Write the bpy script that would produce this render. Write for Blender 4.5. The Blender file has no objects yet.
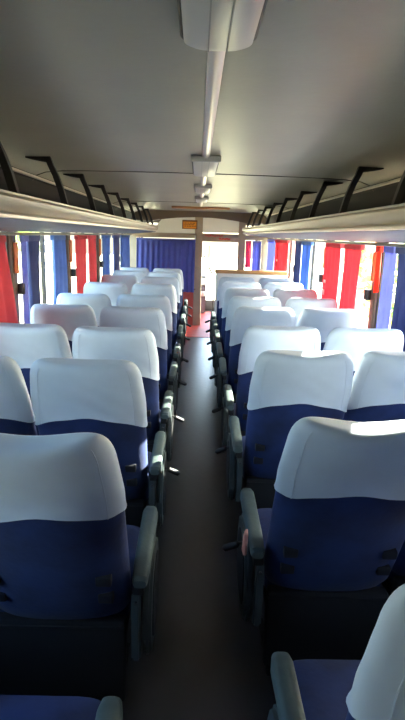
import bpy, bmesh, math, random
from mathutils import Vector, Matrix
random.seed(7)
S = bpy.context.scene
COL = S.collection
PI = math.pi

# ------------------------------------------------------------------ materials
def lin(c):
    return tuple(((v/255)/12.92 if v/255 <= .04045 else ((v/255+.055)/1.055)**2.4) for v in c)
def mat(name, rgb, rough=.6, metal=0, noise=0, nscale=20, bump=0, bscale=60, sheen=0, trans=0, spec=.5, rgb2=None, stretch=None):
    m = bpy.data.materials.new(name); m.use_nodes = True
    nt = m.node_tree; N = nt.nodes; L = nt.links
    b = N['Principled BSDF']; out = N['Material Output']
    c = lin(rgb) + (1,)
    b.inputs['Base Color'].default_value = c
    b.inputs['Roughness'].default_value = rough
    b.inputs['Metallic'].default_value = metal
    b.inputs['Specular IOR Level'].default_value = spec
    if sheen:
        b.inputs['Sheen Weight'].default_value = sheen
        b.inputs['Sheen Roughness'].default_value = .4
    tc = N.new('ShaderNodeTexCoord'); src = tc.outputs['Object']
    if stretch:
        mp = N.new('ShaderNodeMapping'); mp.inputs['Scale'].default_value = stretch
        L.new(src, mp.inputs[0]); src = mp.outputs[0]
    if noise or rgb2:
        n = N.new('ShaderNodeTexNoise'); n.inputs['Scale'].default_value = nscale; n.inputs['Detail'].default_value = 4
        L.new(src, n.inputs['Vector'])
        mx = N.new('ShaderNodeMix'); mx.data_type = 'RGBA'
        c2 = lin(rgb2) if rgb2 else tuple(v*(1-noise) for v in lin(rgb))
        mx.inputs[6].default_value = c; mx.inputs[7].default_value = c2 + (1,)
        rp = N.new('ShaderNodeMapRange'); rp.inputs[1].default_value = .38; rp.inputs[2].default_value = .62
        L.new(n.outputs[0], rp.inputs[0]); L.new(rp.outputs[0], mx.inputs[0])
        L.new(mx.outputs[2], b.inputs['Base Color'])
        colout = mx.outputs[2]
    else: colout = None
    if bump:
        n2 = N.new('ShaderNodeTexNoise'); n2.inputs['Scale'].default_value = bscale; n2.inputs['Detail'].default_value = 3
        L.new(src, n2.inputs['Vector'])
        bp = N.new('ShaderNodeBump'); bp.inputs['Strength'].default_value = bump; bp.inputs['Distance'].default_value = .01
        L.new(n2.outputs[0], bp.inputs['Height']); L.new(bp.outputs[0], b.inputs['Normal'])
    if trans:
        t = N.new('ShaderNodeBsdfTranslucent'); t.inputs[0].default_value = c
        if colout: L.new(colout, t.inputs[0])
        ms = N.new('ShaderNodeMixShader'); ms.inputs[0].default_value = trans
        L.new(b.outputs[0], ms.inputs[1]); L.new(t.outputs[0], ms.inputs[2]); L.new(ms.outputs[0], out.inputs[0])
    return m
def glass_mat(name, tint):
    m = bpy.data.materials.new(name); m.use_nodes = True
    nt = m.node_tree; N = nt.nodes; L = nt.links; N.remove(N['Principled BSDF'])
    t = N.new('ShaderNodeBsdfTransparent'); t.inputs[0].default_value = tint + (1,)
    g = N.new('ShaderNodeBsdfGlossy'); g.inputs[1].default_value = .03
    f = N.new('ShaderNodeFresnel'); f.inputs[0].default_value = 1.4
    ge = N.new('ShaderNodeNewGeometry'); mm = N.new('ShaderNodeMath'); mm.operation = 'SUBTRACT'; mm.inputs[0].default_value = 1
    L.new(ge.outputs['Backfacing'], mm.inputs[1]); mu = N.new('ShaderNodeMath'); mu.operation = 'MULTIPLY'
    L.new(mm.outputs[0], mu.inputs[0]); L.new(f.outputs[0], mu.inputs[1])
    ms = N.new('ShaderNodeMixShader'); L.new(mu.outputs[0], ms.inputs[0]); L.new(t.outputs[0], ms.inputs[1]); L.new(g.outputs[0], ms.inputs[2])
    L.new(ms.outputs[0], N['Material Output'].inputs[0])
    return m
M = dict(
 cover = mat('cover_cloth', (208,219,228), .85, noise=.15, nscale=3.2, bump=.10, bscale=9, sheen=.2, trans=.06),
 blue = mat('navy_velour', (22,46,98), .85, rgb2=(14,32,72), nscale=6, bump=.08, bscale=60, sheen=.12),
 clip = mat('clip_black', (16,18,26), .7),
 kick = mat('kick_panel_vinyl', (20,21,24), .7, noise=.2, nscale=8),
 arm = mat('armrest_rubber', (74,88,86), .55, noise=.15, nscale=14, bump=.1),
 side = mat('side_shield_plastic', (62,72,73), .5, noise=.2, nscale=12),
 black = mat('black_rubber', (18,18,20), .5),
 pink = mat('worn_pink_lever', (222,150,132), .5),
 steel = mat('dull_steel', (70,70,70), .5, metal=.5),
 floor = mat('dark_rubber_floor', (56,54,56), .33, noise=.35, nscale=3, bump=.12, bscale=25, spec=.5, stretch=(1,.5,1)),
 redfloor = mat('red_floor_mat', (178,62,48), .5, noise=.2, nscale=6),
 ceil = mat('ceiling_vinyl', (142,136,122), .40, noise=.10, nscale=2.0, bump=.05, bscale=30),
 seam = mat('seam_brown', (74,70,64), .6),
 wall = mat('side_wall_laminate', (92,88,84), .6, noise=.1, nscale=5),
 rackbeige = mat('rack_lip_beige', (158,142,120), .38, noise=.12, nscale=3, stretch=(6,.6,6)),
 rackline = mat('rack_bead_aluminium', (190,180,164), .3, metal=.6),
 rackblue = mat('rack_underside_blue_grey', (88,97,124), .6, noise=.12, nscale=2.5, stretch=(5,.6,5)),
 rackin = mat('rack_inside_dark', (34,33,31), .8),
 bracket = mat('bracket_dark_brown', (44,40,37), .5),
 rail = mat('curtain_rail_grey', (96,92,84), .4, metal=.3),
 post = mat('window_post_brown', (92,72,58), .55, noise=.15, nscale=10),
 winfr = mat('window_frame_dark', (48,46,42), .45),
 amber = mat('amber_plastic', (222,118,66), .35, trans=.3),
 cred = mat('red_curtain', (208,86,98), .85, noise=.12, nscale=8, trans=.35, bump=.2, bscale=200),
 cblue = mat('blue_curtain', (98,132,194), .85, noise=.15, nscale=8, trans=.32, bump=.2, bscale=200),
 cnavy = mat('dark_blue_curtain', (84,94,142), .85, noise=.15, nscale=8, trans=.22, bump=.2, bscale=200),
 cperi = mat('periwinkle_curtain', (138,144,214), .85, noise=.1, nscale=8, trans=.35, bump=.2, bscale=200),  # curtain cloth; also paints the sun-backlit edge of a left curtain
 ccab = mat('cab_blue_curtain', (94,102,172), .8, noise=.1, nscale=8, trans=.3),
 cpink = mat('pink_curtain', (226,104,140), .85, trans=.4),
 corange = mat('orange_red_curtain', (226,74,54), .85, trans=.35),
 tag_w = mat('white_print', (240,235,230), .8),
 strip = mat('light_channel_aluminium', (206,190,184), .32, metal=.55),
 lampbody = mat('lamp_housing_grey', (150,146,140), .45),
 diff = mat('lamp_diffuser', (196,188,182), .35, trans=.1),
 lampdark = mat('lamp_edge_dark', (78,74,70), .5),
 tan = mat('bulkhead_tan', (172,156,130), .5, noise=.1, nscale=6),
 tandark = mat('bulkhead_brown', (112,96,78), .55, noise=.1, nscale=6),
 white = mat('white_panel', (226,224,218), .4, trans=.3),
 redpanel = mat('red_lower_panel', (196,88,70), .5, noise=.1),
 signo = mat('sign_orange', (232,146,30), .5),
 signd = mat('sign_dark', (120,76,24), .5),
 redtxt = mat('red_lettering', (206,44,34), .5),
 capwood = mat('partition_cap_wood', (190,136,86), .45, noise=.2, nscale=10, stretch=(.4,4,4)),
 dash = mat('dashboard_grey', (120,122,126), .5),
 grass = mat('grass_field', (196,192,140), .9, rgb2=(214,204,170), nscale=1.2),
 leaf = mat('shrub_leaf', (104,138,60), .7, rgb2=(150,170,80), nscale=3, trans=.2),
 flower = mat('yellow_blossom', (244,222,60), .6),
 orangefl = mat('orange_blossom', (236,130,70), .6),
 pole = mat('weathered_fence_wood', (150,140,124), .8),
 stucco = mat('pale_stucco', (226,220,204), .85, noise=.08, nscale=3),
 roof = mat('clay_roof', (186,108,76), .8),
 glass = glass_mat('window_glass', (.93,.96,.95)),
)

# ------------------------------------------------------------------ mesh helpers
def obj(name, bm, m, parent=None, loc=(0,0,0), smooth=True, kind=None):
    me = bpy.data.meshes.new(name)
    bmesh.ops.recalc_face_normals(bm, faces=bm.faces)
    bm.to_mesh(me); bm.free()
    me.materials.append(M[m])
    if smooth:
        me.polygons.foreach_set('use_smooth', [True]*len(me.polygons))
        me.set_sharp_from_angle(angle=math.radians(38))
    o = bpy.data.objects.new(name, me); COL.objects.link(o); o.location = loc
    if parent: o.parent = parent
    if kind: o['kind'] = kind
    return o
def tag(o, label, cat, group=None):
    o['label'] = label; o['category'] = cat
    if group: o['group'] = group
    return o
def thing(name, label, cat, loc=(0,0,0), rotz=0, group=None):
    o = bpy.data.objects.new(name, None); COL.objects.link(o)
    o.empty_display_size = .05
    o.location = loc; o.rotation_euler = (0,0,rotz)
    return tag(o, label, cat, group)
def box(bm, x0,x1,y0,y1,z0,z1, bev=0, seg=2):
    vs = [bm.verts.new((x,y,z)) for z in (z0,z1) for y in (y0,y1) for x in (x0,x1)]
    fs = [(0,2,3,1),(4,5,7,6),(0,1,5,4),(2,6,7,3),(0,4,6,2),(1,3,7,5)]
    faces = [bm.faces.new([vs[i] for i in f]) for f in fs]
    if bev:
        es = list({e for f in faces for e in f.edges})
        bmesh.ops.bevel(bm, geom=es, offset=bev, segments=seg, affect='EDGES', profile=.5)
    return bm
def loft(bm, rings, closed=True, cap=True):
    R = [[bm.verts.new(p) for p in r] for r in rings]
    n = len(R[0])
    for a, b in zip(R, R[1:]):
        for i in range(n if closed else n-1):
            j = (i+1) % n
            bm.faces.new((a[i], a[j], b[j], b[i]))
    if cap and closed:
        bm.faces.new(R[0][::-1]); bm.faces.new(R[-1])
    return R
def tube(bm, pts, r, n=8):
    pts = [Vector(p) for p in pts]; rings = []
    for i, p in enumerate(pts):
        d = (pts[min(i+1, len(pts)-1)] - pts[max(i-1, 0)]).normalized()
        a = d.orthogonal().normalized() if i == 0 else (pa - d*pa.dot(d)).normalized()
        pa = a; b = d.cross(a)
        rr = r[i] if isinstance(r, (list, tuple)) else r
        rings.append([p + (a*math.cos(2*PI*k/n) + b*math.sin(2*PI*k/n))*rr for k in range(n)])
    loft(bm, rings); return bm
def prism_x(bm, outline, x0, x1, bev=0):      # outline in (y, z)
    a = [bm.verts.new((x0, y, z)) for y, z in outline]; b = [bm.verts.new((x1, y, z)) for y, z in outline]
    n = len(a); fs = [bm.faces.new(a[::-1]), bm.faces.new(b)]
    for i in range(n): bm.faces.new((a[i], a[(i+1)%n], b[(i+1)%n], b[i]))
    if bev:
        es = list({e for f in fs for e in f.edges}); bmesh.ops.bevel(bm, geom=es, offset=bev, segments=2, affect='EDGES')
    return bm
def prism_y(bm, outline, y0, y1, bev=0):      # outline in (x, z)
    a = [bm.verts.new((x, y0, z)) for x, z in outline]; b = [bm.verts.new((x, y1, z)) for x, z in outline]
    n = len(a); fs = [bm.faces.new(a), bm.faces.new(b[::-1])]
    for i in range(n): bm.faces.new((a[i], b[i], b[(i+1)%n], a[(i+1)%n]))
    if bev:
        es = list({e for f in fs for e in f.edges}); bmesh.ops.bevel(bm, geom=es, offset=bev, segments=2, affect='EDGES')
    return bm
def B(): return bmesh.new()
def bx(*a, **k): return box(B(), *a, **k)
def sstep(a, b, v):
    t = min(1, max(0, (v-a)/(b-a))); return t*t*(3-2*t)

# ------------------------------------------------------------------ dimensions
XW = 1.23          # inner face of the side walls
YR, YF = -1.6, 11.2
ZC = 1.97
WZ0, WZ1 = .78, 1.60

# ------------------------------------------------------------------ shell
obj('floor', bx(-XW-.04, XW+.04, YR, YF, -.12, 0), 'floor', kind='structure', smooth=False)

def ceil_profile():
    p = [(-1.13,1.90),(-1.11,1.93),(-1.04,1.955),(-.93,1.966),(-.80,1.97)]
    p += [(x, 1.97+.006*(1-(x/.8)**2)) for x in (-.5,-.2,.2,.5)]
    return p + [(-x, z) for x, z in p[4::-1]]
cp = ceil_profile()
bm = B()
rings = [[(x, y, z) for x, z in cp] + [(x, y, 2.06) for x, z in cp[::-1]] for y in (YR, 2, 5, 8, YF)]
loft(bm, rings)
obj('ceiling', bm, 'ceil', kind='structure')
k = 1
for y in (.45, 3.62, 6.77):
    bm = B()
    prof = [(x, z) for x, z in cp]
    loft(bm, [[(x, yy, z-dz) for x, z in prof] for yy, dz in ((y-.006,0),(y-.005,.004),(y+.005,.004),(y+.006,0))], closed=False)
    obj('trim_%d' % k, bm, 'seam', kind='structure'); k += 1
for s in (-1, 1):
    bm = B(); box(bm, *sorted((s*1.095, s*1.125)), YR, 8.9, 1.912, 1.926, bev=.003)
    obj('trim_%d' % k, bm, 'rackline', kind='structure'); k += 1

wi = 1
for side, s, p0, dp in (('left', -1, .47, 1.49), ('right', 1, .78, 1.45)):
    ps = [p0 + dp*i for i in range(-1, 7)]
    a, b = sorted((s*XW, s*(XW+.06)))
    bm = B()
    box(bm, a, b, YR, YF, -.12, WZ0)
    box(bm, a, b, YR, YF, WZ1, 2.06)
    w = obj('wall_'+side, bm, 'wall', kind='structure', smooth=False)
    # sloping panel behind the luggage rack
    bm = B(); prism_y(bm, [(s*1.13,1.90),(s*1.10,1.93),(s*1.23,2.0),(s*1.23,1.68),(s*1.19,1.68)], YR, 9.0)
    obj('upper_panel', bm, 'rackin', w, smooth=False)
    bm = B(); box(bm, *sorted((s*(XW-.028), s*XW)), YR, YF, WZ0-.05, WZ0-.005, bev=.006)
    obj('window_sill', bm, 'rail', w)
    edges = [YR] + ps + [YF]
    for y in ps:
        bm = B(); box(bm, *sorted((s*(XW-.012), s*(XW+.05))), y-.05, y+.05, WZ0-.01, WZ1+.01, bev=.008)
        pl = obj('pillar', bm, 'post', w)
        bm = B(); box(bm, *sorted((s*(XW-.035), s*(XW-.012))), y-.018, y+.018, 1.30, 1.50, bev=.006)
        obj('amber_strip', bm, 'amber', w)
        bm = B(); box(bm, *sorted((s*(XW-.05), s*(XW-.012))), y+.03, y+.085, 1.16, 1.235, bev=.006)
        obj('window_catch', bm, 'black', w)
    for y0, y1 in zip(edges, edges[1:]):
        if y1-y0 < .2: continue
        y0 += .05*(y0 != YR); y1 -= .05*(y1 != YF)
        bm = B(); f = .022; xa, xb = sorted((s*(XW+.008), s*(XW+.035)))
        box(bm, xa, xb, y0, y1, WZ0, WZ0+f); box(bm, xa, xb, y0, y1, WZ1-f, WZ1)
        box(bm, xa, xb, y0, y0+f, WZ0+f, WZ1-f); box(bm, xa, xb, y1-f, y1, WZ0+f, WZ1-f)
        ym = (y0+y1)/2
        if y1-y0 > .9: box(bm, xa, xb, ym-.016, ym+.016, WZ0+f, WZ1-f)
        wo = obj('window_%d' % wi, bm, 'winfr', kind='structure', smooth=False); wi += 1
        bm = B(); xg = s*(XW+.022); box(bm, xg-.002, xg+.002, y0+f, y1-f, WZ0+f, WZ1-f)
        obj('pane', bm, 'glass', wo, smooth=False)

obj('wall_rear', bx(-XW-.06, XW+.06, YR-.08, YR, -.12, 2.06), 'wall', kind='structure', smooth=False)

# ------------------------------------------------------------------ luggage racks with hooked brackets
BR = [.55+.81*i for i in range(0, 11)]
for s, sd in ((-1, 'left'), (1, 'right')):
    t = thing('luggage_rack', 'long beige overhead luggage rack along the %s row of windows' % sd, 'luggage rack', (s*.95, 0, 1.6))
    def P(lst): return [(s*x - s*.95, z-1.6) for x, z in lst]
    Y0, Y1 = YR+.02, 8.75
    # front lip: a rounded stepped moulding
    bm = B(); prism_y(bm, P([(.700,1.706),(.690,1.700),(.684,1.690),(.688,1.672),(.700,1.660),(.706,1.650),(.712,1.640),(.730,1.640),(.745,1.70)]), Y0, Y1)
    obj('lip', bm, 'rackbeige', t)
    bm = B(); tube(bm, [(s*(.694-.95), Y0, .106), (s*(.694-.95), Y1, .106)], .0045, 8); obj('bead', bm, 'rackline', t)
    bm = B(); prism_y(bm, P([(.706,1.640),(.700,1.632),(.702,1.622),(.718,1.618),(.735,1.624),(.735,1.640)]), Y0, Y1)
    obj('lower_bead', bm, 'rackline', t)
    bm = B(); prism_y(bm, P([(.712,1.618),(.80,1.600),(1.19,1.568),(1.19,1.60),(.80,1.630),(.735,1.645)]), Y0, Y1)
    obj('underside', bm, 'rackblue', t)
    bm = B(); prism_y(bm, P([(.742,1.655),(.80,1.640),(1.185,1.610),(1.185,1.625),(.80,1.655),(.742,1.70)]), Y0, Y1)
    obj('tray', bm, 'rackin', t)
    bm = B(); prism_y(bm, P([(.686,1.71),(.69,1.66),(.72,1.612),(1.2,1.56),(1.2,1.63),(.80,1.66),(.75,1.71)]), Y1, Y1+.03, bev=.006)
    obj('end_cap', bm, 'rackbeige', t)
    for y in BR:
        bm = B()
        path = [(.752,1.655),(.762,1.72),(.783,1.80),(.808,1.87),(.834,1.925),(.846,1.962)]
        rings = []
        for i, (x, z) in enumerate(path):
            wx = .016; wy = .016 + .006*(i == 0)
            cx, cz = s*(x-.95), z-1.6
            rings.append([(cx-wx, y-wy, cz), (cx+wx, y-wy, cz), (cx+wx, y+wy, cz), (cx-wx, y+wy, cz)])
        loft(bm, rings)
        prism_y(bm, P([(.832,1.966),(.828,1.944),(.852,1.936),(.92,1.946),(.965,1.956),(.965,1.962)]), y-.016, y+.016, bev=.003)
        box(bm, *sorted((s*(.735-.95), s*(.775-.95))), y-.026, y+.026, .052, .07, bev=.004)
        obj('bracket', bm, 'bracket', t)
    # curtain rail below the rack, a thing of its own
    r = thing('curtain_rail', 'grey curtain rail under the %s luggage rack' % sd, 'curtain rail', (s*1.165, 0, 1.555))
    bm = B(); box(bm, -.010, .010, Y0, 9.1, -.010, .008, bev=.003); obj('rail', bm, 'rail', r)
    for i in range(12):
        bm = B(); y = -.8+.83*i; box(bm, -.008, .008, y-.012, y+.012, .010, .026, bev=.002); obj('rail_clip', bm, 'winfr', r)

# ------------------------------------------------------------------ bus seats
HW = .220
NB = 56
def back_ring(z, off, dip, n=NB):
    zb, zt = .0, .70                        # local to the pivot at z .42
    w = HW*(.985 + .015*sstep(0, .12, z)) - .016*sstep(.50, .68, z) + off
    d = .135 - .04*sstep(.25, .62, z) + 2*off
    if z > zt-.07:
        q = min(1, (z-(zt-.07))/.07); w -= .052*(1-math.sqrt(max(0, 1-q*q)))
    if z > zt-.045:
        q = min(1, (z-(zt-.045))/.045); d -= .055*(1-math.sqrt(max(0, 1-q*q)))
    if z < .015:
        q = (.015-z)/.035; w -= .018*q*q; d -= .03*q*q
    yr = -.125*(z/.7) - .012*math.sin(PI*min(1, z/.7))       # rear face leans back
    cy = yr + (.135 - .04*sstep(.25, .62, z))/2
    ring = []
    for k in range(n):
        h = n//2; th = PI*((k % h)+.5)/h; c = math.cos(th) if k < h else -math.cos(th)
        s_ = 1 if k < h else -1
        x = w*c; y = cy + d/2*s_*math.sqrt(max(0, 1-abs(c)**2.94))
        zz = z + off*sstep(.6, .7, z) - dip*(1+math.cos(PI*min(1, abs(x)/HW)))/2*sstep(.5, .70, z)
        if s_ > 0: y -= .012*(1-(x/HW)**2)*sstep(.1, .3, z)       # hollow seating side
        else: y -= .010*(1-(x/HW)**2)                             # bulging rear
        ring.append((x, y, zz))
    return ring
def levels(z0, z1):
    L = []; n = 16
    for i in range(n+1): L.append(z0 + (z1-.075-z0)*i/n)
    for i in range(1, 11): L.append(z1-.075+.075*math.sin(PI/2*i/10))
    return L
def top_fill(last, dip):
    cy = sum(p[1] for p in last)/len(last); out = []
    sag = lambda x: dip*(1+math.cos(PI*min(1, abs(x)/HW)))/2
    for sc in (.85, .68, .5, .33, .16, .02):
        out.append([(x*sc, cy+(y-cy)*sc, z+sag(x)-sag(x*sc)) for x, y, z in last])
    return out
def back_mesh(dip, name='backrest'):
    bm = B(); rings = [back_ring(z, 0, dip) for z in levels(-.02, .70)]
    rings += top_fill(rings[-1], dip)
    loft(bm, rings); return bm
def cover_mesh(dip, skew=0, arch=.066):
    bm = B(); rings = []; lv = levels(0, 1)
    Ls = [i/26 for i in range(27)]
    base = levels(.43, .70)
    def hem(x, front):
        q = x/HW
        return .470 - arch*(.8 if dip > .01 else 1)*min(1, abs(q))**2 + (.024 if dip > .01 else -.004)*math.exp(-((min(1, abs(q))-1)/.12)**2) + skew*q + .003*math.sin(9*q+1)
    for j, z in enumerate(base):
        r = back_ring(z, .0045, dip); u = j/(len(base)-1)
        out = []
        for i, (x, y, zz) in enumerate(r):
            z2 = z + (hem(x, y)-.43)*max(0, 1-(z-.43)/.19)
            x, y, z2 = back_ring(z2, .0045, dip)[i]
            wv = .0020*math.sin(x*34+zz*22)*math.sin(zz*41+x*9) * (1 if u < .6 else .2)
            fl = .004*max(0, 1-(z-.43)/.03)
            out.append((x*(1+fl*2), y + (wv+fl)*(1 if i < NB//2 else -1), z2))
        rings.append(out)
    inner = [(x*.985, y*1.0 + (-.004 if i < NB//2 else .004), z+.003) for i, (x, y, z) in enumerate(rings[0])]
    rings_all = [inner]+rings+top_fill(rings[-1], dip)
    loft(bm, rings_all, cap=False)
    bm.verts.ensure_lookup_table()
    bm.faces.new(bm.verts[-NB:])
    # stitched seam up the rear corner
    for sx in (-1, 1):
        k = 33 if sx < 0 else 50          # ring vertices near the rear corners
        pts = [(r_[k][0], r_[k][1]-.0008, r_[k][2]) for r_ in rings[0:22]]
        tube(bm, pts, .0014, 5)
    return bm

def make_seat(aisle, dip, skew=0, lever=True, pink=False):
    """aisle: -1 / +1 = side of the seat that faces the gangway, 0 = window seat"""
    root = bpy.data.objects.new('bus_seat', None); COL.objects.link(root); root.empty_display_size = .05
    back = obj('backrest', back_mesh(dip), 'blue', root, (0, .01, .437))
    obj('headrest_cover', cover_mesh(dip, skew), 'cover', back)
    for sx in (-1, 1):
        for z in (.20, .115):
            r = back_ring(z, 0, dip); p = min((q for q in r if q[1] < 0), key=lambda q: abs(q[0]-sx*.155))
            bm = B(); box(bm, sx*.155-.022, sx*.155+.022, p[1]-.012, p[1]+.014, z-.016, z+.016, bev=.004)
            obj('strap_clip', bm, 'clip', back)
    # cushion
    bm = B(); rings = []
    for y, zt, w in ((.075,.455,.19),(.085,.475,.205),(.14,.478,.216),(.30,.476,.219),(.44,.482,.217),(.50,.468,.210),(.525,.43,.20),(.515,.39,.19)):
        ring = []
        for kk in range(24):
            a = 2*PI*(kk+.5)/24; c, s_ = math.cos(a), math.sin(a); h = (zt-.355)/2
            x = w*math.copysign(abs(c)**.4, c); z = .355+h + h*math.copysign(abs(s_)**.55, s_)
            ring.append((x, y, z-.008*(1-(x/w)**2)*(s_ > 0)))
        rings.append(ring)
    loft(bm, rings); obj('seat_cushion', bm, 'blue', root)
    bm = B(); box(bm, -.205, .205, .005, .05, .13, .43, bev=.012)
    box(bm, -.205, .205, .0, .012, .405, .415, bev=.003); obj('kick_panel', bm, 'kick', root)
    bm = B(); box(bm, -.20, .20, .05, .48, .32, .36, bev=.008); obj('seat_frame', bm, 'kick', root)
    for sx in (-1, 1):
        bm = B(); prism_x(bm, [(.10,.33),(.16,.33),(.22,.03),(.40,.0),(.10,.0),(.12,.03)], sx*.16-.014, sx*.16+.014, bev=.003)
        obj('leg', bm, 'kick', root)
    if aisle:
        a = aisle; e = a*HW
        X = lambda u: e + a*u
        def sx2(u0, u1): return sorted((X(u0), X(u1)))
        # padded armrest, slim with a rounded tip
        bm = B(); rings = []
        for y, hw, zt in ((-.045,.018,.612),(-.035,.023,.622),(.05,.025,.632),(.20,.026,.640),(.31,.027,.642),(.335,.022,.638),(.345,.013,.628)):
            zb = .588; h = (zt-zb)/2; cx = X(.034)
            ring = [(cx+hw*math.copysign(abs(math.cos(q))**.6, math.cos(q)), y, zb+h+h*math.copysign(abs(math.sin(q))**.6, math.sin(q))) for q in [2*PI*(i+.5)/16 for i in range(16)]]
            rings.append(ring)
        loft(bm, rings); obj('armrest', bm, 'arm', root)
        # inner strut under the armrest
        bm = B(); prism_x(bm, [(-.035,.33),(-.04,.52),(-.03,.56),(.03,.56),(.06,.50),(.06,.33),(.02,.30)], *sx2(.008,.036), bev=.006)
        st = obj('armrest_support', bm, 'side', root)
        bm = B(); tube(bm, [(X(.022), -.038, .535), (X(.022), -.046, .535)], .005, 8); obj('screw', bm, 'steel', st)
        bm = B(); box(bm, *sx2(.012,.045), -.035, .03, .555, .60, bev=.004); obj('hinge_block', bm, 'black', root)
        # outer rounded side shield
        out = []
        for i in range(28):
            q = 2*PI*i/28; c, s_ = math.cos(q), math.sin(q)
            out.append((.13+.15*math.copysign(abs(c)**.7, c)+.02*s_, .445+.155*math.copysign(abs(s_)**.7, s_)))
        bm = B(); prism_x(bm, out, *sx2(.040,.066), bev=.009); sh = obj('side_shield', bm, 'side', root)
        out2 = [(.13+(y-.13)*.72, .445+(z-.445)*.72) for y, z in out]
        bm = B(); prism_x(bm, out2, *sx2(.0655,.069), bev=.001); obj('inset_panel', bm, 'kick', sh)
        if lever:
            bm = B(); tube(bm, [(X(.05),.09,.56),(X(.085),.095,.552),(X(.095),.095,.548)], .006, 8); lv = obj('footrest_lever', bm, 'steel', root)
            bm = B(); tube(bm, [(X(.08),.092,.552),(X(.086),.092,.551),(X(.128),.102,.528),(X(.134),.104,.526)], [.007,.0125,.0125,.007], 10); obj('grip', bm, 'black', lv)
            if pink: bm = B(); tube(bm, [(X(.072),-.01,.58),(X(.074),-.012,.60),(X(.070),.0,.645),(X(.066),.015,.655)], [.006,.009,.008,.004], 8); obj('recline_lever', bm, 'pink', root)
    return root
def dup(root):
    r = root.copy(); COL.objects.link(r)
    for ch in list(root.children):
        c = ch.copy(); COL.objects.link(c); c.parent = r
        for g in list(ch.children):
            d = g.copy(); COL.objects.link(d); d.parent = c
    return r
protos = {}
def seat(kind, aisle, dip, x, yt, z=0, recl=0, rz=0, label='', skew=0, lever=True, pink=False):
    key = (aisle, dip, skew, lever, pink)
    if key not in protos: protos[key] = make_seat(*key); o = protos[key]
    else: o = dup(protos[key])
    # yt is where the top of the back stands; the foot of the back is .12 ahead of it
    o.location = (x, yt+.14, z); o.rotation_euler = (0, 0, rz)
    for c in o.children:
        if c.name.startswith('backrest'): c.rotation_euler = (.17+recl, 0, 0)
    tag(o, label, 'bus seat', 'white covered blue seats in rows')
    return o
ordn = ['nearest','second','third','fourth','fifth','sixth','seventh','eighth','ninth','farthest']
extra = {('left',0,'aisle'):'cut off at bottom corner', ('left',1,'aisle'):'broad stained cover',}
LA = [.42,1.205,1.93,2.62,3.38,4.08,5.03,5.85,6.60,7.35]
LW = [.45,1.20,1.95,2.66,3.41,4.06,5.03,5.95,6.75,7.35]
RA = [.55,1.36,2.18,2.79,3.56,4.17,4.83,5.50,6.15]
RW = [.65,1.42,2.22,2.80,3.58,4.18,4.90,5.55,6.15]
for i, y in enumerate(LA):
    row = ordn[i] if i < 9 else 'farthest'
    lab = 'white-covered blue seat on the aisle, left bank, %s row counting from the rear' % row
    dip = .024 if i == 1 else .006
    seat('L', 1, dip, -.440+.015*(i==1), y, label=lab, skew=.016 if i == 1 else 0, lever=(i > 1), rz=random.uniform(-.01,.01))
    lab = 'white-covered blue seat by the windows, left bank, %s row counting from the rear' % row
    seat('L', 0, .006, -.900, LW[i], label=lab, rz=random.uniform(-.01,.01))
for i, y in enumerate(RA):
    row = ordn[i] if i < 8 else 'farthest'
    lab = 'white-covered blue seat on the aisle, right bank, %s row counting from the rear' % row
    dip = .024 if i < 2 else .006
    seat('R', -1, dip, .440 if i else .447, y, label=lab, pink=i<2, rz=random.uniform(-.01,.01), recl=-.15 if i == 0 else 0)
    lab = 'white-covered blue seat by the windows, right bank, %s row counting from the rear' % row
    seat('R', 0, .006, .895 if i else .917, RW[i], label=lab, rz=random.uniform(-.01,.01))

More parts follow.
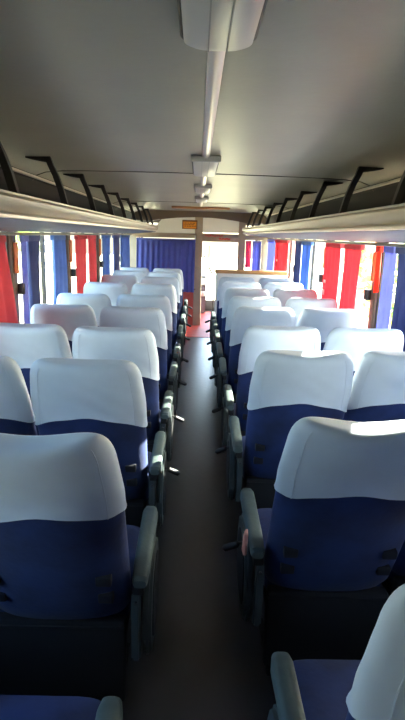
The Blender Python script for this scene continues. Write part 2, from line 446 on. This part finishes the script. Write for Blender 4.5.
# ------------------------------------------------------------------ curtains
def curtain(s, y0, y1, m, label, folds=5, amp=.018, yb0=None, yb1=None, z0=.84, z1=1.536, stripe=None, x=1.178, grp='curtains over the side windows', axis='y', seed=0, extras=None):
    rnd = random.Random(seed*13+int(y0*10))
    yb0 = y0 if yb0 is None else yb0; yb1 = y1 if yb1 is None else yb1
    bm = B(); nz, ny = 14, folds*8
    ph = rnd.uniform(0, 6); grid = []; e0 = rnd.uniform(-.03, .05); e1 = rnd.uniform(-.05, .03)
    if y1-y0 < .2 or axis == 'x': e0 = e1 = 0
    jit = [rnd.uniform(.7, 1.2) for _ in range(folds+2)]
    for j in range(nz+1):
        t = j/nz; z = z1 + (z0-z1)*t; row = []
        a0 = y0+(yb0-y0)*t+e0*math.sin(PI*t); a1 = y1+(yb1-y1)*t+e1*math.sin(PI*t)
        for i in range(ny+1):
            u = i/ny; fo = u*folds
            A = amp*(.65+.35*t)*jit[int(fo)]
            dx = A*math.sin(2*PI*fo+ph+.5*math.sin(3*t+ph)) 
            dy = .010*math.sin(4*PI*fo+ph)*t
            row.append((dx, a0+(a1-a0)*u+dy, z + (.006*math.sin(2*PI*fo) if j == nz else 0)))
        grid.append(row)
    org = Vector((s*x, (y0+y1)/2, z0)) if axis == 'y' else Vector(((y0+y1)/2, x, z0))
    def pt(p, o): 
        v = Vector((s*x+p[0]+o, p[1], p[2])) if axis == 'y' else Vector((p[1], x+p[0]+o, p[2]))
        return v-org
    F = [[bm.verts.new(pt(p, .0012)) for p in r] for r in grid]; K = [[bm.verts.new(pt(p, -.0012)) for p in r] for r in grid]
    for j in range(nz):
        for i in range(ny):
            bm.faces.new((F[j][i], F[j][i+1], F[j+1][i+1], F[j+1][i])); bm.faces.new((K[j][i], K[j+1][i], K[j+1][i+1], K[j][i+1]))
    for j in range(nz):
        for i in (0, ny): bm.faces.new((F[j][i], F[j+1][i], K[j+1][i], K[j][i]))
    for i in range(ny):
        for j in (0, nz): bm.faces.new((F[j][i], F[j][i+1], K[j][i+1], K[j][i]))
    t = thing('curtain', label, 'curtain', org, group=grp)
    obj('cloth', bm, m, t)
    bm = B()
    if axis == 'y': box(bm, -.018, .018, y0-org.y, y1-org.y, z1-.03-z0, z1+.008-z0, bev=.004)
    else: box(bm, y0-org.x, y1-org.x, -.018, .018, z1-.03-z0, z1+.008-z0, bev=.004)
    obj('header_tape', bm, m, t)
    for (yy, zz, w, h) in (extras or []):
        bm = B(); 
        box(bm, -s*(amp+.012)-.002, -s*(amp+.012)+.002, yy-w/2-org.y, yy+w/2-org.y, zz-h/2-z0, zz+h/2-z0)
        obj('printed_patch', bm, 'tag_w', t, smooth=False)
    return t
# left side, from the rear forwards
curtain(-1, 1.38, 1.85, 'cblue', 'blue curtain beside the second seat row on the left windows', 4, seed=1)
curtain(-1, 2.40, 3.16, 'cred', 'wide red curtain at the left edge, nearest of the left windows', 5, amp=.024, yb1=3.34, seed=2)
curtain(-1, 3.60, 3.84, 'cnavy', 'dark blue gathered curtain next to the big red curtain on the left', 3, amp=.024, seed=3, yb1=3.80, yb0=3.60)
curtain(-1, 3.49, 3.585, 'cperi', 'narrow sun-backlit edge of the dark blue left curtain, painted as periwinkle cloth', 1, amp=.014, seed=4)  # backlight put into the colour: paler cloth along the dark blue curtain's edge
curtain(-1, 4.22, 4.58, 'cblue', 'plain blue curtain just behind the second left window pillar', 3, amp=.022, seed=5, yb0=4.14)
curtain(-1, 5.04, 5.50, 'cred', 'bright red curtain with pale hem, midway along the left windows', 4, seed=6)
curtain(-1, 5.56, 5.95, 'cred', 'red curtain hanging just ahead of the other midway red one on the left', 3, seed=7)
curtain(-1, 6.45, 6.95, 'cblue', 'light blue curtain ahead of the red pair on the left', 4, seed=8)
curtain(-1, 7.25, 7.78, 'cnavy', 'dark blue curtain near the front of the left windows', 4, seed=9)
curtain(-1, 7.94, 8.89, 'cblue', 'blue curtain at the front end of the left windows', 5, seed=10)
curtain(-1, -1.5, -.35, 'cblue', 'unseen blue curtain added over the rearmost left window to darken the rear', 8, seed=41)  # out of view, added to dim the rear end of the bus
curtain(-1, -.30, .75, 'cnavy', 'unseen dark blue curtain added beside the nearest left seats to cut daylight', 7, seed=42)  # unseen, added to keep window light off the nearest rows
# right side
curtain(1, -1.5, -.30, 'cblue', 'unseen blue curtain added over the rearmost right window to darken the rear', 8, seed=43)  # added behind the camera to hold back light from the rear
curtain(1, -.25, 1.58, 'cnavy', 'unseen dark blue curtain added beside the nearest right seats to block sun', 7, seed=44)  # unseen light blocker, lengthened to keep sun spots off the nearest seats
curtain(1, 1.67, 2.41, 'cblue', 'blue curtain beside the third seat row on the right windows', 4, seed=11)
curtain(1, 2.72, 3.19, 'cnavy', 'dark blue curtain at the right edge, nearest on the right windows', 4, amp=.024, seed=12)
curtain(1, 3.22, 3.40, 'cperi', 'periwinkle curtain edge between dark blue curtain and window post on the right', 2, amp=.016, seed=13)
curtain(1, 3.46, 3.54, 'corange', 'short orange-red strip of curtain on the right window post', 1, amp=.010, z0=1.24, seed=14)
curtain(1, 3.88, 4.32, 'cred', 'bright red curtain, nearer of the red pair on the right', 3, amp=.022, seed=15)
curtain(1, 4.44, 4.96, 'cred', 'bright red curtain with white printed patches on the right windows', 4, amp=.022, seed=16, extras=[(4.81,1.20,.07,.03),(4.83,1.10,.07,.05)])
curtain(1, 5.61, 6.09, 'cblue', 'blue curtain with pale sheen midway along the right windows', 4, seed=17)
curtain(1, 6.13, 6.51, 'cnavy', 'darker blue curtain ahead of the midway blue one on the right', 3, seed=18)
curtain(1, 7.09, 7.53, 'cred', 'red curtain toward the front of the right windows', 4, seed=19)
curtain(1, 7.55, 8.21, 'cred', 'foremost red curtain on the right windows', 4, seed=20, extras=[(7.85,1.25,.12,.03)])
curtain(1, 8.32, 9.15, 'cperi', 'violet blue curtain at the front end of the right windows', 5, seed=21)

# ------------------------------------------------------------------ ceiling light channel and lamps
def channel(y0, y1, label, w=.020):
    bm = B(); prism_y(bm, [(-w,.0),(-w*.9,-.010),(-w*.4,-.015),(w*.4,-.015),(w*.9,-.010),(w,.0)], y0, y1)
    o = obj('cable_channel', bm, 'strip', loc=(0, 0, ZC+.005)); tag(o, label, 'light channel', 'cable channels down the middle of the ceiling')
channel(1.20, 2.81, 'long shiny cable channel between the big near lamp and the next')
channel(3.56, 4.36, 'short shiny cable channel between the second and third ceiling lamps')
channel(5.0, 5.7, 'short cable channel between the third and fourth ceiling lamps')
channel(6.35, 7.4, 'faint cable channel ahead of the fourth ceiling lamp')
def lamp(y0, y1, w, label, r=.05, h=.026):
    t = thing('ceiling_lamp', label, 'ceiling lamp', (0, y0, ZC+.003), group='lamps down the middle of the ceiling')
    def outline(w, y0, y1, r, z, n=6):
        pts = []
        for cx, cy, a0 in ((w-r, y1-r, 0), (-w+r, y1-r, PI/2), (-w+r, y0+r, PI), (w-r, y0+r, 1.5*PI)):
            for i in range(n+1):
                a = a0 + PI/2*i/n; pts.append((cx+r*math.cos(a), cy+r*math.sin(a), z))
        return pts
    L = y1-y0
    bm = B(); loft(bm, [outline(w, 0, L, r, 0), outline(w, 0, L, r, -.010), outline(w-.004, .004, L-.004, r, -.014)]); obj('housing', bm, 'lampdark', t)
    bm = B(); loft(bm, [outline(w-.007, .007, L-.007, r*.9, -.014), outline(w-.008, .008, L-.008, r*.9, -h*.8), outline(w-.018, .018, L-.018, r*.8, -h)])
    d = obj('diffuser', bm, 'diff', t)
    for sx in (-1, 1):
        bm = B(); box(bm, sx*w*.25-.0015, sx*w*.25+.0015, .02, L-.02, -h-.003, -h+.001); obj('rib', bm, 'lampbody', d)
    bm = B(); box(bm, -w*1.06, w*1.06, -.012, .014, -h-.004, 0, bev=.006); obj('end_clip', bm, 'lampbody', t)
lamp(.42, 1.20, .076, 'large grey ceiling lamp overhead at the top of the picture', r=.05)
lamp(2.81, 3.56, .074, 'second ceiling lamp from the rear, with ridged near end', r=.02)
lamp(4.36, 5.0, .070, 'third ceiling lamp from the rear, smaller in view', r=.02)
lamp(5.7, 6.35, .070, 'farthest ceiling lamp before the front bulkhead', r=.02)
bm = B(); box(bm, -.42, .42, 7.75, 7.86, -.03, 0, bev=.01)
tag(obj('cross_bar', bm, 'capwood', loc=(0,0,ZC+.004)), 'tan wooden bar across the ceiling near the front', 'ceiling bar')

# ------------------------------------------------------------------ front bulkhead
YB = 9.2
bm = B()
box(bm, -XW, -1.09, YB, YB+.06, 0, 1.97); box(bm, -1.09, -.045, YB, YB+.06, 1.52, 1.60)
bmt = bm
box(bm, -.085, .05, YB, YB+.06, 0, 1.88, bev=.008)
box(bm, .67, .79, YB, YB+.06, 0, 1.88); box(bm, 1.08, XW, YB, YB+.06, 0, 1.97)
box(bm, .79, 1.08, YB, YB+.06, 1.52, 1.60); box(bm, .79, 1.08, YB, YB+.06, 0, .96)
wf = obj('wall_front', bm, 'tan', kind='structure', smooth=False)
bm = B()   # arched head of the bulkhead
arch = [(-1.2,1.99)] + [(-1.2, 1.80), (-.80,1.80)] + [(x, 1.80+.075*(1-(x/.8)**2)) for x in (-.6,-.4,-.2,0,.2,.4,.6)] + [(.80,1.80),(1.2,1.80),(1.2,1.99)]
prism_y(bm, arch, YB-.01, YB+.07)
obj('arched_header', bm, 'tandark', wf, smooth=False)
bm = B(); prism_y(bm, [(-.86,1.60),(-.045,1.60),(-.045,1.875),(-.64,1.845)], YB+.02, YB+.04); obj('white_upper_panel', bm, 'white', wf, smooth=False)
bm = B(); box(bm, .045, .67, YB+.02, YB+.04, 1.63, 1.87); obj('pale_upper_panel', bm, 'white', wf, smooth=False)
bm = B(); box(bm, .045, .67, YB-.005, YB+.045, 1.475, 1.61, bev=.006); strip = obj('lettered_strip', bm, 'tan', wf)
bm = B(); rnd = random.Random(3)   # faint red handwriting, too small in the photo to read
def scrawl(x0, x1, z0, h):
    pts = []; n = 60
    for i in range(n+1):
        u = i/n; pts.append((x0+(x1-x0)*u+.008*math.sin(50*u), YB-.009, z0+h*math.sin(u*70+rnd.uniform(0,.8))))
    tube(bm, pts, .005, 5)
scrawl(.09, .40, 1.575, .016); scrawl(.33, .53, 1.528, .013)
obj('red_lettering', bm, 'redtxt', strip)
bm = B(); box(bm, -1.09, -.045, YB+.01, YB+.05, 0, .64); obj('red_lower_panel', bm, 'redpanel', wf, smooth=False)
bm = B(); box(bm, -1.09, -.045, YB+.0, YB+.055, .63, .665, bev=.005); obj('panel_rail', bm, 'tandark', wf)
# sign
t = thing('notice_sign', 'small orange and dark notice sign on the white panel above the cab curtain', 'sign', (-.175, YB+.01, 1.755))
bm = B(); box(bm, -.13, .13, -.014, .008, -.08, .07, bev=.004); obj('board', bm, 'signd', t)
bm = B(); box(bm, -.112, .112, -.018, -.012, -.07, .042); obj('orange_face', bm, 'signo', t, smooth=False)
bm = B()
for z in (.018, -.006, -.032):
    x = -.09
    while x < .08:
        w = rnd.uniform(.02, .045); box(bm, x, x+w, -.020, -.017, z-.005, z+.005); x += w+.012
obj('lettering', bm, 'signd', t, smooth=False)
bm = B(); box(bm, -.010, .010, -.02, 0, -.07, .05, bev=.004)
tag(obj('wall_hook', bm, 'white', loc=(-.075, YB, 1.52)), 'small white hook at the top right of the cab curtain', 'hook')
curtain(1, -1.08, -.07, 'ccab', 'wide violet-blue curtain closing off the driver cab at the front', 11, amp=.014, z0=.60, z1=1.50, x=YB-.045, axis='x', grp='front curtains', seed=30)
curtain(1, .80, .90, 'cpink', 'pink curtain in the small front opening on the right', 2, amp=.01, z0=1.05, z1=1.50, x=YB+.035, axis='x', grp='front curtains', seed=31)
curtain(1, .92, 1.07, 'cperi', 'lavender curtain beside the pink one at the right front', 2, amp=.01, z0=.98, z1=1.50, x=YB+.035, axis='x', grp='front curtains', seed=32)
bm = B(); box(bm, -.20, .62, 8.12, YF-.3, 0, .006)
tag(obj('floor_mat', bm, 'redfloor', smooth=False), 'red floor mat at the front end of the aisle', 'mat')
# low partition ahead of the right bank
t = thing('partition', 'low white partition with tan wooden cap ahead of the right seat bank', 'partition', (.66, 6.98, 0))
bm = B(); box(bm, -.44, .50, -.02, .02, .0, 1.10, bev=.01); obj('panel', bm, 'white', t)
bm = B(); box(bm, -.455, .515, -.035, .035, 1.095, 1.145, bev=.015, seg=3); obj('cap', bm, 'capwood', t)
# cab: dashboard, windscreen, rails
t = thing('dashboard', 'grey dashboard under the windscreen beyond the bulkhead', 'dashboard', (0, 10.75, 0))
bm = B(); prism_x(bm, [(.42,.0),(.42,.80),(.10,.84),(-.12,.78),(-.16,.66),(-.05,.55),(-.05,.0)], -1.2, .16, bev=.02); obj('console', bm, 'dash', t)
bm = B(); box(bm, -.05, .15, -.20, -.14, .60, .72, bev=.02); obj('white_box', bm, 'white', t)
bm = B(); box(bm, -.05, .15, -.10, -.045, .36, .46, bev=.02); obj('locker_door', bm, 'white', t)
bm = B()
box(bm, -XW-.06, .0, YF, YF+.08, -.12, .82); box(bm, .0, XW+.06, YF, YF+.08, -.12, .22); box(bm, -XW-.06, XW+.06, YF, YF+.08, 1.80, 2.06)
wn = obj('wall_nose', bm, 'wall', kind='structure', smooth=False)
bm = B(); box(bm, -.02, .02, YF, YF+.05, .82, 1.80); box(bm, -XW, -XW+.05, YF, YF+.05, .82, 1.80); box(bm, XW-.05, XW, YF, YF+.05, .22, 1.80); box(bm, .0, .03, YF, YF+.05, .22, .82)
wo = obj('window_%d' % wi, bm, 'winfr', kind='structure', smooth=False)
bm = B(); box(bm, -XW+.05, 0, YF+.02, YF+.024, .82, 1.80); box(bm, .03, XW-.05, YF+.02, YF+.024, .22, 1.80); obj('pane', bm, 'glass', wo, smooth=False)
t = thing('grab_rail', 'thin black angled grab rail in the bright front doorway', 'rail', (.16, YB+.35, 0))
bm = B(); tube(bm, [(-.06,0,1.22),(-.05,0,1.18),(.08,.0,.92),(.12,0,.80),(.12,0,.0)], .011, 8); obj('tube', bm, 'black', t)
bm = B(); tube(bm, [(.02,.1,1.40),(.02,.1,1.0),(.10,.05,.86)], .008, 8); obj('upright', bm, 'black', t)

# ------------------------------------------------------------------ outside
bm = B(); box(bm, -60, 60, -40, 70, -1.35, -1.25); obj('ground', bm, 'grass', kind='structure', smooth=False)
def shrub(x, y, r, h, label, blossom=None, n=260, seed=1):
    rnd = random.Random(seed)
    t = thing('shrub', label, 'shrub', (x, y, -1.25), group='shrubs outside the windows')
    bm = B(); tube(bm, [(0,0,0),(.03,0,h*.4),(.0,.04,h*.7)], [.07,.05,.03], 7); obj('trunk', bm, 'pole', t)
    bm = B(); bm2 = B()
    for i in range(n):
        v = Vector((rnd.gauss(0,1), rnd.gauss(0,1), rnd.gauss(0,1))).normalized()*rnd.uniform(.55,1)
        p = Vector((v.x*r, v.y*r, h*.62+v.z*h*.42))
        q = Matrix.Rotation(rnd.uniform(0,6), 3, Vector((rnd.random(), rnd.random(), rnd.random()+.1)).normalized())
        s_ = rnd.uniform(.10,.2)
        tgt = bm2 if blossom and i % 4 == 0 else bm
        loft(tgt, [[p+q@Vector((a*s_, b*s_*.5, c*s_)) for a, b, c in ((-1,0,0),(0,-1,.1),(1,0,0),(0,1,.1))]]*1, cap=False) if False else None
        vs = [tgt.verts.new(p+q@Vector(c)*s_) for c in ((-1,0,0),(-.3,-.5,.15),(1,0,0),(-.3,.5,.15),(0,0,-.18))]
        for f in ((0,1,3),(1,2,3),(0,4,1),(1,4,2),(2,4,3),(3,4,0)): tgt.faces.new([vs[k_] for k_ in f])
    obj('foliage', bm, 'leaf', t, smooth=False)
    if blossom: obj('blossom', bm2, blossom, t, smooth=False)
    else: bm2.free()
shrub(5.2, 13.6, .9, 2.3, 'shrub with yellow blossom outside the right windows', 'flower', seed=1)
shrub(6.8, 19.5, 1.2, 3.6, 'shrub with orange blossom outside the right windows', 'orangefl', seed=2)
shrub(-12, 34, 2.2, 3.4, 'green bush far off beyond the left windows', None, n=500, seed=3)
t = thing('fence', 'post and rail fence across the field beyond the left windows', 'fence', (-9, 14, -1.25))
for i in range(9):
    bm = B(); y = -14+4*i; box(bm, -.07, .07, y-.07, y+.07, 0, 2.3, bev=.01); obj('fence_post', bm, 'pole', t)
for z in (.9, 1.5, 2.1):
    bm = B(); box(bm, -.03, .03, -14.5, 18.5, z-.05, z+.05); obj('fence_rail', bm, 'pole', t)
t = thing('house', 'pale house with clay roof outside beyond the right windows', 'house', (17, 42, -1.25))
bm = B(); box(bm, -4, 4, -4, 4, 0, 3); obj('house_wall', bm, 'stucco', t, smooth=False)
bm = B(); prism_y(bm, [(-4.4,3),(4.4,3),(0,5)], -4.4, 4.4); obj('house_roof', bm, 'roof', t, smooth=False)
bm = B(); box(bm, -4.06, -4.0, -1, 1, 1, 2.2); obj('house_window', bm, 'winfr', t, smooth=False)

# ------------------------------------------------------------------ light
w = bpy.data.worlds.new('sky'); S.world = w; w.use_nodes = True
N = w.node_tree.nodes; L = w.node_tree.links
sky = N.new('ShaderNodeTexSky'); sky.sky_type = 'NISHITA'; sky.sun_disc = False
SUN_EL, SUN_AZ = math.radians(27), math.radians(66)      # azimuth measured from +y (ahead) towards +x (right)
sky.sun_elevation = SUN_EL; sky.sun_rotation = SUN_AZ; sky.dust_density = 3; sky.air_density = 1; sky.ozone_density = 2
L.new(sky.outputs[0], N['Background'].inputs[0]); N['Background'].inputs[1].default_value = 1.0
d = Vector((math.sin(SUN_AZ)*math.cos(SUN_EL), math.cos(SUN_AZ)*math.cos(SUN_EL), math.sin(SUN_EL)))
ld = bpy.data.lights.new('sun', 'SUN'); ld.energy = 26; ld.angle = .01; ld.color = (1, .93, .80)
lo = bpy.data.objects.new('sun', ld); COL.objects.link(lo); lo.rotation_euler = d.to_track_quat('Z', 'Y').to_euler(); lo.location = d*20

# ------------------------------------------------------------------ camera (levelled on the vanishing point 198, 235 with a slight roll)
f = 520.0
Y = Vector(((198-202.5)/f, (360-235)/f, 1)).normalized()
X = Vector((1, -.03, 0)); X = (X - Y*X.dot(Y)).normalized()
Z = Y.cross(X)
if Z.y < 0: Z = -Z
R = Matrix((X, Y, Z))                      # camera (right, up, forward) -> world
right = R @ Vector((1,0,0)); up = R @ Vector((0,1,0)); fwd = R @ Vector((0,0,1))
cd = bpy.data.cameras.new('camera'); co = bpy.data.objects.new('camera', cd); COL.objects.link(co)
co.matrix_world = Matrix(((right.x, up.x, -fwd.x, -.03), (right.y, up.y, -fwd.y, 0), (right.z, up.z, -fwd.z, 1.58), (0,0,0,1)))
cd.sensor_fit = 'VERTICAL'; cd.sensor_height = 36; cd.lens = 36*f/720; cd.clip_start = .02
S.camera = co
vs = S.view_settings; vs.view_transform = 'Standard'; vs.look = 'None'; vs.gamma = 1; vs.use_curve_mapping = False
vs.exposure = 1.68
